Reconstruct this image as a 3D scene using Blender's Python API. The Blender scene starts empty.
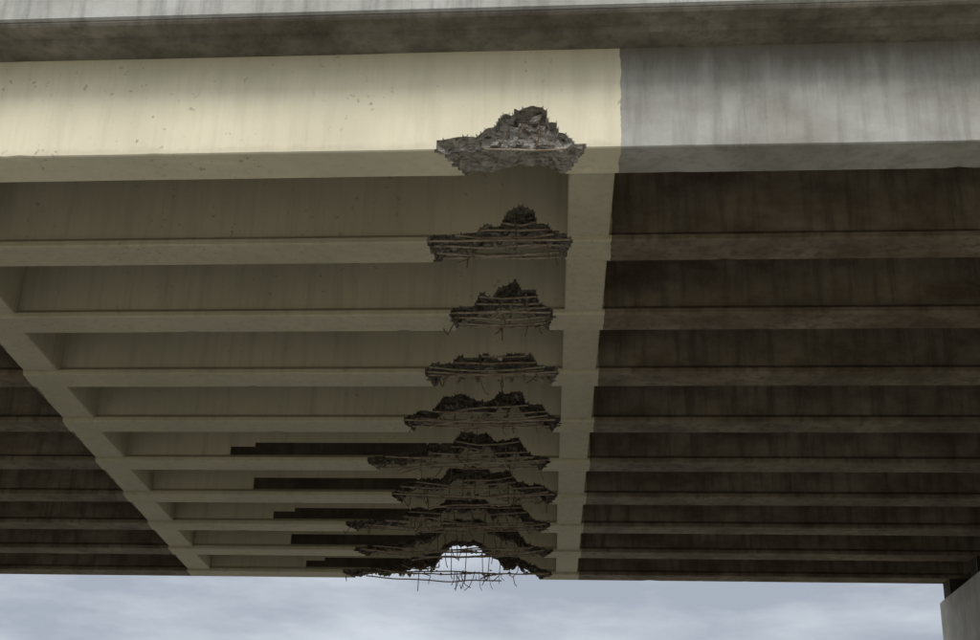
import bpy, bmesh, math, random
from mathutils import Matrix, Vector, noise as mn
random.seed(23)
C=bpy.context.scene.collection
ZB=6.6; W=.38; S=1.467; Y0=8.59; N=10; HG=.86
def P(x,y,z): return Vector((x*.9989, y-.0472*x, z))
def front(i): return Y0+S*i

# ---------------- materials ----------------
def nt(m):
    m.use_nodes=True; t=m.node_tree; t.nodes.clear(); return t
def N_(t,typ,**k):
    n=t.nodes.new(typ)
    for a,b in k.items(): setattr(n,a,b)
    return n
def mixc(t,f,a,b,bt='MIX'):
    n=t.nodes.new('ShaderNodeMix'); n.data_type='RGBA'; n.blend_type=bt
    for s,v in ((0,f),(6,a),(7,b)):
        if hasattr(v,'links') : t.links.new(v,n.inputs[s])
        elif v is not None:
            n.inputs[s].default_value = (*v,1) if isinstance(v,tuple) and len(v)==3 else v
    return n.outputs[2]
def noise(t,vec,scale,detail=3,rough=.6,vs=None):
    if vs:
        m=N_(t,'ShaderNodeMapping'); m.inputs['Scale'].default_value=vs; t.links.new(vec,m.inputs[0]); vec=m.outputs[0]
    n=N_(t,'ShaderNodeTexNoise'); n.inputs['Scale'].default_value=scale; n.inputs['Detail'].default_value=detail; n.inputs['Roughness'].default_value=rough
    t.links.new(vec,n.inputs['Vector']); return n.outputs['Fac']
def ramp(t,f,a,b,c0=(0,0,0,1),c1=(1,1,1,1)):
    r=N_(t,'ShaderNodeValToRGB'); r.color_ramp.elements[0].position=a; r.color_ramp.elements[1].position=b
    r.color_ramp.elements[0].color=c0; r.color_ramp.elements[1].color=c1
    t.links.new(f,r.inputs[0]); return r.outputs[0]
def math_(t,op,a,b=None):
    n=N_(t,'ShaderNodeMath',operation=op)
    for s,v in ((0,a),(1,b)):
        if v is None: continue
        if hasattr(v,'links'): t.links.new(v,n.inputs[s])
        else: n.inputs[s].default_value=v
    return n.outputs[0]
def finish(t,col,bumpsrc,bs=.3,dist=.01,rough=.85):
    b=N_(t,'ShaderNodeBsdfPrincipled'); b.inputs['Roughness'].default_value=rough
    b.inputs['Specular IOR Level'].default_value=.2
    t.links.new(col,b.inputs['Base Color'])
    if bumpsrc is not None:
        bp=N_(t,'ShaderNodeBump'); bp.inputs['Strength'].default_value=bs; bp.inputs['Distance'].default_value=dist
        t.links.new(bumpsrc,bp.inputs['Height']); t.links.new(bp.outputs[0],b.inputs['Normal'])
    o=N_(t,'ShaderNodeOutputMaterial'); t.links.new(b.outputs[0],o.inputs[0])
def concrete_nodes(t,vec,base,dark,light,stain=.6):
    big=noise(t,vec,1.6,5,.62,(1,1,1.6)); st=noise(t,vec,3.4,4,.65,(2.8,2.8,.25)); fine=noise(t,vec,38,3,.7)
    c=mixc(t,ramp(t,big,.34,.66),dark,light)
    c=mixc(t,math_(t,'MULTIPLY',ramp(t,st,.46,.66),stain),c,tuple(v*.42 for v in base))
    c=mixc(t,math_(t,'MULTIPLY',ramp(t,fine,.35,.7),.35),c,base)
    return c,fine
def concrete(name,base,dark,light,stain=.6):
    m=bpy.data.materials.new(name); t=nt(m); tc=N_(t,'ShaderNodeTexCoord')
    c,f=concrete_nodes(t,tc.outputs['Object'],base,dark,light,stain); finish(t,c,f,.35,.008); return m
def painted(name,base,dark,light,pcol,fascia=False):
    m=bpy.data.materials.new(name); t=nt(m); tc=N_(t,'ShaderNodeTexCoord'); vec=tc.outputs['Object']
    c,f=concrete_nodes(t,vec,base,dark,light,.42 if fascia else .75)
    sx=N_(t,'ShaderNodeSeparateXYZ'); t.links.new(vec,sx.inputs[0])
    big=noise(t,vec,.9,4,.6); st=noise(t,vec,2.5,4,.65,(4,4,.3))
    pc=mixc(t,ramp(t,big,.3,.72),tuple(v*.82 for v in pcol),pcol)
    pc=mixc(t,math_(t,'MULTIPLY',ramp(t,st,.47,.75),.28 if fascia else .45),pc,(pcol[0]*.55,pcol[1]*.52,pcol[2]*.55))
    sp=noise(t,vec,19,2,.5); sp2=noise(t,vec,2.2,2,.5)
    spots=math_(t,'MULTIPLY',ramp(t,sp,.66,.70),ramp(t,sp2,.48,.6))
    pc=mixc(t,math_(t,'MULTIPLY',spots,.55),pc,(.25,.21,.15))
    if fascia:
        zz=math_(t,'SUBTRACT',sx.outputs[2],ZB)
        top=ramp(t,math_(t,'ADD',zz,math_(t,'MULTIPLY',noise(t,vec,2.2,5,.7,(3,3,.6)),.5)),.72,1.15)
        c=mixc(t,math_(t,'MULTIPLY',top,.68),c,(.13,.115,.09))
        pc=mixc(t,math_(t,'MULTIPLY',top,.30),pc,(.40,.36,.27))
        bot=ramp(t,math_(t,'ADD',zz,math_(t,'MULTIPLY',noise(t,vec,9,3,.6),.12)),.09,.13,(1,1,1,1),(0,0,0,1))
        pc=mixc(t,math_(t,'MULTIPLY',bot,.22),pc,(.36,.32,.24))
    wob=math_(t,'MULTIPLY',math_(t,'SUBTRACT',noise(t,vec,7,3,.6),.5),.05)
    x=math_(t,'ADD',sx.outputs[0],wob)
    r=math_(t,'LESS_THAN',x,.462)
    xl=math_(t,'SUBTRACT',-5.22,math_(t,'MULTIPLY',math_(t,'SUBTRACT',sx.outputs[1],Y0),.065/S))
    l=math_(t,'GREATER_THAN',x,xl)
    mask=math_(t,'MULTIPLY',r,l)
    col=mixc(t,mask,c,pc)
    finish(t,col,f,.22,.006,.75); return m
def broken(name,a,b,c3,scale=22,pits=False):
    m=bpy.data.materials.new(name); t=nt(m); tc=N_(t,'ShaderNodeTexCoord'); vec=tc.outputs['Object']
    n=noise(t,vec,scale*.7,4,.75,(.7,1,1.5)); n2=noise(t,vec,4,2,.6)
    c=mixc(t,ramp(t,n,.38,.62),a,b); c=mixc(t,math_(t,'MULTIPLY',ramp(t,n2,.5,.7),.5),c,c3)
    if pits:
        k=noise(t,vec,15,3,.65,(.75,1,2.0))
        c=mixc(t,math_(t,'MULTIPLY',ramp(t,k,.34,.46,(1,1,1,1),(0,0,0,1)),.8),c,tuple(q*.25 for q in a))
        n=math_(t,'ADD',n,math_(t,'MULTIPLY',k,1.5))
    finish(t,c,n,.9,.03,.95); return m
M_int=painted('girder_concrete_and_paint_shaded',(.18,.145,.108),(.095,.070,.048),(.27,.225,.175),(.535,.49,.365))  # brown stained concrete and dulled paint; under-deck shade is put into both colours
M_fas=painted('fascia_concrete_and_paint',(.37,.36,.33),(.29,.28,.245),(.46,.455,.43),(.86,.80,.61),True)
M_bare=concrete('bare_brown_concrete',(.055,.045,.036),(.035,.028,.022),(.085,.07,.055))
M_brk1=broken('broken_concrete_grey',(.21,.195,.17),(.50,.475,.43),(.22,.185,.145),26,True)
M_brk=broken('broken_concrete_dark',(.11,.097,.08),(.27,.245,.21),(.07,.057,.045),22,True)
M_brk2=broken('broken_concrete_darkest',(.06,.05,.04),(.15,.13,.105),(.045,.034,.026),22,True)  # darkest broken concrete tone, used on the farther girders
M_chk=broken('rubble_concrete',(.15,.13,.11),(.33,.305,.265),(.09,.075,.06),22)
M_deck=concrete('deck_concrete',(.19,.17,.14),(.09,.078,.06),(.28,.26,.22),.6)
M_par=concrete('parapet_concrete',(.42,.42,.40),(.34,.335,.31),(.5,.5,.48))
M_pier=concrete('pier_concrete',(.50,.49,.46),(.40,.39,.36),(.57,.56,.53),.35)
M_steel=broken('rusty_steel',(.12,.075,.048),(.28,.21,.155),(.15,.075,.04),50)
M_strand=broken('steel_strand',(.23,.185,.14),(.46,.40,.32),(.18,.11,.07),30)

# ---------------- helpers ----------------
bridge=bpy.data.objects.new('highway_bridge',None); C.objects.link(bridge)
def mk(name,bm,mats,parent=bridge):
    me=bpy.data.meshes.new(name); bm.to_mesh(me); bm.free()
    for m in mats: me.materials.append(m)
    o=bpy.data.objects.new(name,me); C.objects.link(o)
    if parent: o.parent=parent
    return o
def box(bm,x0,x1,y0,y1,z0,z1,bev=0,mi=0):
    vs=[bm.verts.new(P(x,y,z)) for x in (x0,x1) for y in (y0,y1) for z in (z0,z1)]
    fs=[(0,1,3,2),(4,6,7,5),(0,4,5,1),(2,3,7,6),(0,2,6,4),(1,5,7,3)]
    F=[bm.faces.new([vs[k] for k in f]) for f in fs]
    for f in F: f.material_index=mi
    if bev:
        es=list({e for f in F for e in f.edges}); bmesh.ops.bevel(bm,geom=es,offset=bev,segments=2,affect='EDGES')
def extrude_profile(bm,prof,xs,mi=0):
    rows=[[bm.verts.new(P(x,y,z)) for y,z in prof] for x in xs]
    n=len(prof)
    for a,b in zip(rows,rows[1:]):
        for k in range(n):
            f=bm.faces.new((a[k],a[(k+1)%n],b[(k+1)%n],b[k])); f.material_index=mi
    bm.faces.new(rows[0][::-1]); bm.faces.new(rows[-1])
XL,XR=-36.,23.

# damage outline: (x, height) polylines, height = torn edge above the girder soffit
OUT=[
 [(-.84,.06),(-.78,.09),(-.66,.11),(-.56,.10),(-.50,.17),(-.42,.19),(-.37,.28),(-.30,.29),(-.27,.335),(-.07,.34),(-.05,.24),(.0,.21),(.02,.12),(.08,.10),(.12,.05),(.22,.01)],
 [(-1.02,.02),(-.95,.09),(-.78,.08),(-.62,.13),(-.56,.20),(-.44,.18),(-.38,.30),(-.28,.36),(-.18,.33),(-.15,.20),(-.06,.17),(-.02,.09),(.06,.08),(.14,.02)],
 [(-.92,.02),(-.86,.10),(-.72,.11),(-.68,.22),(-.56,.20),(-.50,.31),(-.36,.33),(-.30,.25),(-.18,.27),(-.14,.14),(-.05,.09),(.0,.02)],
 [(-1.27,.02),(-1.2,.13),(-1.0,.12),(-.94,.20),(-.80,.18),(-.66,.23),(-.5,.15),(-.42,.25),(-.2,.22),(-.14,.10),(.0,.09),(.05,.02)],
 [(-1.62,.02),(-1.5,.16),(-1.34,.14),(-1.22,.30),(-1.0,.34),(-.84,.24),(-.68,.25),(-.58,.36),(-.36,.38),(-.30,.24),(-.12,.20),(-.05,.10),(.09,.02)],
 [(-2.2,.02),(-2.0,.10),(-1.6,.12),(-1.48,.24),(-1.2,.20),(-1.05,.36),(-.75,.38),(-.65,.26),(-.35,.30),(-.25,.14),(-.02,.02)],
 [(-2.05,.02),(-1.92,.2),(-1.7,.26),(-1.5,.20),(-1.32,.38),(-.9,.40),(-.78,.30),(-.55,.36),(-.42,.2),(-.1,.16),(.08,.02)],
 [(-2.85,.02),(-2.5,.08),(-2.1,.11),(-1.95,.26),(-1.6,.24),(-1.4,.42),(-.95,.44),(-.8,.28),(-.4,.32),(-.25,.13),(.0,.02)],
 [(-2.9,.02),(-2.6,.11),(-2.2,.12),(-1.95,.30),(-1.7,.34),(-1.6,.48),(-1.0,.48),(-.85,.36),(-.5,.34),(-.35,.14),(.04,.02)],
 [(-3.3,.02),(-2.9,.07),(-2.4,.13),(-2.15,.28),(-1.85,.34),(-1.6,.50),(-1.1,.52),(-.9,.38),(-.6,.30),(-.3,.2),(.02,.02)]]
CW=[.10,.09,.09,.09,.09,.08,.08,.07,.07,.07]
def pl(pts,x):
    if x<=pts[0][0] or x>=pts[-1][0]: return 0.
    for (a,b),(c,d) in zip(pts,pts[1:]):
        if a<=x<=c: return b+(d-b)*(x-a)/(c-a)
    return 0.
def outline(i,x,dy=0.):
    a,b=OUT[i][0][0],OUT[i][-1][0]; xc=(a+b)/2+(.12 if i==0 else 0)
    q=dy/W
    if q>0: x=xc+(x-xc)*(1+(.45 if i==0 else .12)*q)+mn.noise(Vector((dy*25,i*5.,3)))*.07
    h=pl(OUT[i],x)
    if h<=0: return 0.
    j=mn.noise(Vector((x*9,i*7.3,0)))*.05+mn.noise(Vector((x*26,i*3.1,5)))*(.014 if i<5 else .022)
    return max(.012,h+j*(.35+h*2.0))
def ss(a,b,x):
    t=max(0,min(1,(x-a)/(b-a))); return t*t*(3-2*t)
def soff(i,x,hb):
    n=mn.noise(Vector((x*7,i*3.3,2)))+.5*mn.noise(Vector((x*19,i*3.3,7)))
    if i==0: return max(0,hb*.22+.035*n)
    f=(0,.68,.68,.7,.7,.66,.74,.7,.6,.5)[i]
    if i==9: m=ss(-1.85,-1.70,x)*(1-ss(-.90,-.74,x))
    elif i==8: m=ss(-1.78,-1.62,x)*(1-ss(-.84,-.68,x))
    else: m=0
    f=f+(.96-f)*m
    return min(hb*.97,hb*f+.06*n*(1-m)+.02*n)

def girder(i):
    fascia=(i==0)
    if fascia: key=[(0,HG+.01),(0,.010),(.010,0),(W-.012,0),(W,.012),(W,.05),(W-.06,.10),(W-.06,HG+.01)]
    else: key=[(.05,HG+.01),(.05,.25),(.05,.095),(0,.05),(0,.012),(.012,0),(W-.012,0),(W,.012),(W,.05),(W-.05,.095),(W-.05,HG+.01)]
    prof=[]
    for (a,b),(c,d) in zip(key,key[1:]):
        L=math.hypot(c-a,d-b); n=max(1,int(L/.024))
        for k in range(n): prof.append((a+(c-a)*k/n,b+(d-b)*k/n))
    prof.append(key[-1])
    x0,x1=OUT[i][0][0]-.04,OUT[i][-1][0]+.04
    xs=[]; x=XL
    while x<XR:
        xs.append(x)
        if x0-.06<x<x1+.06: x+=.014
        elif x0-.8<x<x1+.5: x+=.05
        elif -8<x<8: x+=.10
        else: x+=1.0
        if xs[-1]<-3.9<x: x=-3.9
        if xs[-1]<x0-.06<x: x=x0-.06+1e-4
    xs.append(XR)
    bm=bmesh.new(); rows=[]; dmg=[]
    yf=front(i)
    for x in xs:
        hb0=outline(i,x); r=[];dd=[]
        so=soff(i,x,hb0) if hb0 else 0
        for k,(dy,dz) in enumerate(prof):
            hb=outline(i,x,dy)
            if fascia and dy>W-.08: hb*=.3
            ny,nz=dy,dz; d=0
            isd=hb>.004 and dz<hb
            if hb>.004 and not isd and dz-hb<.024 and dz>.1: nz=hb
            if isd:
                m=ss(-.016,.014,hb-dz); d=1
                v=Vector((x*9,dy*9+i*9,dz*15)); n1=mn.noise(v)+.6*mn.noise(v*2.6)+.35*mn.cell(v*1.7); n2=mn.noise(v*1.3+Vector((9,9,9)))+.6*mn.noise(v*3.1)
                cw=CW[i]; lo=W/2-cw; hi=W/2+cw
                if fascia: hi=W-.02; lo=.045+.055*ss(0,.25,hb)
                ty=min(max(dy,lo),hi)+n1*(.040 if fascia else .036)
                tz=max(dz,min(so,hb))+n2*.018
                # concrete is only ever removed, never added outside the form face
                if dz>.02: ty=max(ty,dy+.012) if dy<W/2 else min(ty,dy-.012)
                ny=dy+(ty-dy)*m; nz=min(dz+(tz-dz)*m,hb+.004)
                if nz<0: nz=.002
            else:
                q=mn.noise(Vector((x*1.1,dz*2,i*4.)))*.003
                if dz<.02 and -8<x<8:
                    e=mn.noise(Vector((x*4.,i*8.,dy*5)))
                    if e>.42: nz+=min(.010,(e-.42)*.08)
                ny=dy+(q if dy<W/2 else -q)
            r.append(bm.verts.new(P(x,yf+ny,ZB+nz))); dd.append(d)
        rows.append(r); dmg.append(dd)
    for a in range(len(rows)-1):
        for k in range(len(prof)-1):
            f=bm.faces.new((rows[a][k],rows[a][k+1],rows[a+1][k+1],rows[a+1][k]))
            s=dmg[a][k]+dmg[a][k+1]+dmg[a+1][k]+dmg[a+1][k+1]
            if s>=1: f.material_index=1
            elif i>=5 and -3.91+.3*(i%2)*(prof[k][1]>.2)<xs[a]<x0+1.2 and prof[k][0]<.06 and prof[k+1][1]>=.094 and prof[k][1]<.251: f.material_index=2
    bm.normal_update()
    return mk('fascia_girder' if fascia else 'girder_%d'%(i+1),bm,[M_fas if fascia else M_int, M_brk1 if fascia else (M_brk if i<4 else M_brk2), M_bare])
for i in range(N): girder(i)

# diaphragms
def dia(bm,i,xa,xb,z0=.035):
    box(bm,xa,xb,front(i)+W-.055,front(i+1)+.045,ZB+z0,ZB+HG,.008)
bm=bmesh.new()
for i in range(N-1):
    j=random.uniform(-.008,.008); dia(bm,i,.10+j,.435+j,.035+random.uniform(-.01,.008))
mk('cross_diaphragm_1',bm,[M_int])
bm=bmesh.new()
for i in range(N-1):
    xr=-5.48+.065*(8.5-i); dia(bm,i,xr-.37,xr)
mk('cross_diaphragm_2',bm,[M_int])
bm=bmesh.new()
for xd in (-11.4,-17.6,12.2,18.2,6.5,-19.5):
    for i in range(N-1): dia(bm,i,xd-.15,xd+.15)
mk('cross_diaphragm_3',bm,[M_int])

# deck
yA=Y0-.38; yB=front(N-1)+W+.38; z=ZB+HG
bm=bmesh.new()
prof=[(yA,z+.03),(yA+.015,z+.012),(yA+.17,z+.010),(yA+.19,z-.028),(yA+.30,z-.032),(Y0-.012,z-.036),(Y0+.1,z-.036),(Y0+.1,z),(yB-.4,z),(yB,z+.03),(yB,z+.24),(yA,z+.24)]
xs=[XL]+[XL+.5+k*.5 for k in range(int((XR-XL)*2)-1)]+[XR]
extrude_profile(bm,prof,xs)
for v in bm.verts: v.co.z+=mn.noise(v.co*1.3)*.006
mk('deck_slab',bm,[M_deck])
for k,(ya,sg) in enumerate(((yA,1),(yB,-1))):
    bm=bmesh.new(); zt=z
    pr=[(ya-sg*.025,zt+.06),(ya-sg*.005,zt+.045),(ya-sg*.003,zt+.045),(ya-sg*.003,zt+.245),(ya+sg*.40,zt+.245),(ya+sg*.40,zt+.32),(ya+sg*.22,zt+.55),(ya+sg*.18,zt+1.05),(ya+sg*.0,zt+1.05),(ya-sg*.025,zt+1.02)]
    extrude_profile(bm,pr,[XL,XR])
    bmesh.ops.recalc_face_normals(bm,faces=bm.faces)
    mk('parapet_%d'%(k+1),bm,[M_par])
# piers
for k,xc in enumerate((6.62,-19.5)):
    bm=bmesh.new()
    ya,yb=Y0-.3,front(N-1)+W+.10
    box(bm,xc-.55,xc+.58,ya,yb,ZB-1.45,ZB-.26,.03)
    for i in range(N): box(bm,xc-.50,xc+.50,front(i)+.02,front(i)+W-.02,ZB-.263,ZB+.004,.004,1)
    for j in range(4):
        yc=ya+1.2+(yb-ya-2.4)*j/3
        c=P(xc,yc,0)
        bmesh.ops.create_cone(bm,cap_ends=True,segments=40,radius1=.46,radius2=.46,depth=ZB-1.44+.3,matrix=Matrix.Translation((c.x,c.y,(ZB-1.44)/2-.15)))
    mk('pier_%d'%(k+1),bm,[M_pier,M_bare])
for k,(xa,xb) in enumerate(((XL-2,XL-.05),(XR+.05,XR+2))):
    bm=bmesh.new(); box(bm,xa,xb,Y0-.6,front(N-1)+W+.7,-.5,z+.24,.02); mk('abutment_%d'%(k+1),bm,[M_pier])

# ---------------- exposed steel and rubble ----------------
def curve(name,polys,mat):
    cu=bpy.data.curves.new(name,'CURVE'); cu.dimensions='3D'; cu.bevel_depth=1.; cu.bevel_resolution=1; cu.use_fill_caps=True
    for pts,r in polys:
        s=cu.splines.new('POLY'); s.points.add(len(pts)-1)
        for q,p in enumerate(pts): s.points[q].co=(*p,1); s.points[q].radius=r
    cu.materials.append(mat)
    o=bpy.data.objects.new(name,cu); C.objects.link(o); o.parent=bridge
rub=bmesh.new(); rub1=bmesh.new()
def chunk(bm,c,s):
    m=Matrix.Translation(c)@Matrix.Rotation(random.random()*6.3,4,Vector((random.random()-.5,random.random()-.5,random.random()-.5)).normalized())@Matrix.Diagonal((s*random.uniform(.8,2.2),s*random.uniform(.5,1.1),s*random.uniform(.4,.9),1))
    r=bmesh.ops.create_icosphere(bm,subdivisions=1,radius=1,matrix=m)
    for v in r['verts']: v.co+=Vector([random.uniform(-.35,.35)*s for _ in range(3)])
for i in range(N):
    x0,x1=OUT[i][0][0],OUT[i][-1][0]; st=[];rb=[]; yf=front(i)
    if i==0: rows=[.03]
    elif i<5: rows=[.03,.08,.14,.21]
    elif i<8: rows=[.035,.085,.145,.21,.28]
    else: rows=[.03,.075,.15]
    for ri,dz in enumerate(rows):
        for dy in ([.045] if i==0 else [.03,.12,.25,.35] if dz<.12 else [.07]):
            if dz>.08: dy=min(max(dy,.07),W-.07)
            if dy>.04 and random.random()<(.2 if i<8 else .45): continue
            xx=[x0+.02*k for k in range(int((x1-x0)/.02)+1) if outline(i,x0+.02*k,dy)>dz+.02]
            if not xx: continue
            a,b=xx[0]-.04,xx[-1]+.04
            if i==0: a=max(a,-.5)
            sag=abs(random.gauss(0,.008+.005*i)); yy=random.gauss(0,.015); ph=random.random()*6
            brk=(random.random()<(.45 if i>2 else .3) and i>0) or (i>=8 and dz>.1)
            xs,xe=a,b
            if brk:
                xe=random.uniform(a+.3*(b-a),b-.1)
                if random.random()<.5: xs,xe=b,a+b-xe
                if i>=8 and dz>.1: xs,xe=a,-1.75
            pts=[]; n=26; dr=random.uniform(.0,.16)
            for k in range(n+1):
                t=k/n; x=xs+(xe-xs)*t; w=math.sin(math.pi*t)
                zz=ZB+dz-sag*w+.004*math.sin(9*t+ph)*w+mn.noise(Vector((x*3,dy*30,dz*30+i)))*(.010+.002*i)*w
                if brk: zz-=t**5*dr
                pts.append(P(x,yf+dy+yy*w+.008*math.sin(7*t+ph)*w,zz))
            st.append((pts,.0085 if i==0 else .0105))
    x=x0+.12
    if i==0:
        for x,h,l in ((-.36,.19,.10),(-.24,.26,.12),(-.12,.27,.24)):
            rb.append(([P(x,yf+.07,ZB+h),P(x+.01,yf+.05,ZB+h-l*.5),P(x-.015,yf+.04,ZB+h-l)],.0055))
    while x<x1-.06 and i>0:
        hb=max(outline(i,x),.12)+.05
        dx=random.gauss(0,.02); tw=random.gauss(0,.08); drop=max(-.01,random.gauss(.0,.016+.004*i))
        loop=[(.13,hb),(.075,hb*.6),(.045,.03-drop),(.10,.0-drop),(W-.10,.0-drop*1.3),(W-.045,.04-drop),(W-.07,hb*.6),(W-.13,hb)]
        if random.random()<.5: loop=loop[:random.randint(3,6)]
        rb.append(([P(x+dx*k+tw*(q[0]-.1),yf+q[0],ZB+q[1]) for k,q in enumerate(loop)],.0065))
        x+=random.uniform(.14,.34) if i<8 else random.uniform(.2,.45)
    for k in range(0 if i==0 else 3+i//2 if i<8 else (6 if i==8 else 18)):
        x=random.uniform(x0+.3,x1-.1) if i<8 else random.gauss(-1.2,.42); a=random.gauss(0,.05); L=random.uniform(.06,.11+.018*i)
        dy=random.choice((.04,.34)); zs=.05
        rb.append(([P(x,yf+dy,ZB+zs),P(x+a*.3,yf+dy+a*.2,ZB+zs-L*.5),P(x+a*.8,yf+dy+a,ZB+zs-L),P(x+a*1.6,yf+dy+a,ZB+zs-L*1.25)],random.choice((.004,.006))))
    curve('exposed_strands_%d'%(i+1),st,M_strand); curve('exposed_rebar_%d'%(i+1),rb,M_steel)
    n=26 if i==0 else int(60*(x1-x0))
    for k in range(n):
        x=random.uniform(x0+.03,x1-.03); hb=outline(i,x)
        if i==0: 
            if hb<.1: continue
            chunk(rub1,P(x,yf+random.uniform(.07,.11),ZB+random.uniform(.03,max(.04,hb-.05))),random.uniform(.01,.032))
        else:
            if i>=8 and -1.75<x<-.72:
                if random.random()<.85: continue
                zz=random.choice(rows[:2])
            else: zz=random.choice((hb*random.random(),max(0,soff(i,x,hb)),random.choice(rows)))
            if zz>hb-.03: continue
            chunk(rub,P(x,yf+random.uniform(.08,W-.08),ZB+zz),random.uniform(.008,.033))
mk('clinging_rubble_1',rub1,[M_brk1]); mk('clinging_rubble_2',rub,[M_chk])

# ---------------- ground and road ----------------
def plane(name,pts,z,mat,parent=None):
    bm=bmesh.new(); bm.faces.new([bm.verts.new((x,y,z)) for x,y in pts]); return mk(name,bm,[mat],parent)
def simple(name,a,b,sc):
    m=bpy.data.materials.new(name); t=nt(m); tc=N_(t,'ShaderNodeTexCoord'); v=tc.outputs['Object']
    n=noise(t,v,sc,4,.7); finish(t,mixc(t,ramp(t,n,.3,.7),a,b),n,.3,.02); return m
plane('ground',[(-3000,-3000),(3000,-3000),(3000,3000),(-3000,3000)],0,simple('dry_grass',(.13,.125,.07),(.20,.18,.11),3))
road=plane('road',[(-12,-600),(4.6,-600),(4.6,600),(-12,600)],.004,simple('worn_pavement',(.17,.165,.155),(.24,.235,.22),2))
mw=simple('road_paint',(.7,.7,.68),(.8,.8,.78),9)
bm=bmesh.new()
def strip(a,b,c,d): bm.faces.new([bm.verts.new(q) for q in ((a,c,.008),(b,c,.008),(b,d,.008),(a,d,.008))])
for x in (-10.4,3.0): strip(x-.06,x+.06,-600,600)
for y in range(-200,300,12):
    for x in (-6.9,-3.4): strip(x-.06,x+.06,y,y+3)
mk('lane_markings',bm,[mw],road)

# ---------------- world & sun ----------------
el,az=math.radians(50),math.radians(200)
w=bpy.data.worlds.new('World'); bpy.context.scene.world=w; w.use_nodes=True; t=w.node_tree; t.nodes.clear()
sky=N_(t,'ShaderNodeTexSky',sky_type='NISHITA',sun_disc=False,sun_elevation=el,sun_rotation=az); sky.dust_density=2
tc=N_(t,'ShaderNodeTexCoord'); v=tc.outputs['Generated']
n1=noise(t,v,4.,6,.58,(1,1,4.)); 
sep=N_(t,'ShaderNodeSeparateXYZ'); t.links.new(v,sep.inputs[0])
cl=ramp(t,n1,.38,.60,(3.9,4.35,5.1,1),(6.2,6.7,7.4,1))
zf=ramp(t,sep.outputs[2],.25,.9)
cl=mixc(t,zf,cl,(21.5,21.5,21.2))
cov=ramp(t,noise(t,v,2.0,3,.5,(1,1,2.5)),.22,.45,(.85,.85,.85,1),(1,1,1,1))
col=mixc(t,cov,sky.outputs[0],cl)
bg=N_(t,'ShaderNodeBackground'); bg.inputs[1].default_value=.1; t.links.new(col,bg.inputs[0])
o=N_(t,'ShaderNodeOutputWorld'); t.links.new(bg.outputs[0],o.inputs[0])
sl=bpy.data.lights.new('sun','SUN'); sl.energy=1.5; sl.angle=math.radians(18); sl.color=(1,.96,.9)
so=bpy.data.objects.new('sun',sl); C.objects.link(so)
d=Vector((math.sin(az)*math.cos(el),math.cos(az)*math.cos(el),math.sin(el)))
so.rotation_euler=d.to_track_quat('Z','Y').to_euler()

# ---------------- camera ----------------
D=Vector((55,-601,-1400)).normalized(); G=Vector((15836,93,1400)).normalized()
U=G.cross(D); U=U.normalized(); U=U if U.y>0 else -U; X=D.cross(U).normalized()
cam=bpy.data.cameras.new('camera'); co=bpy.data.objects.new('camera',cam); C.objects.link(co)
co.matrix_world=Matrix.Translation((0,0,1.6))@Matrix((X,D,U)).to_4x4()
cam.lens=1400/980*36; cam.sensor_width=36; cam.clip_end=10000
bpy.context.scene.camera=co
s=bpy.context.scene; s.view_settings.view_transform='Standard'; s.view_settings.look='None'; s.view_settings.exposure=0
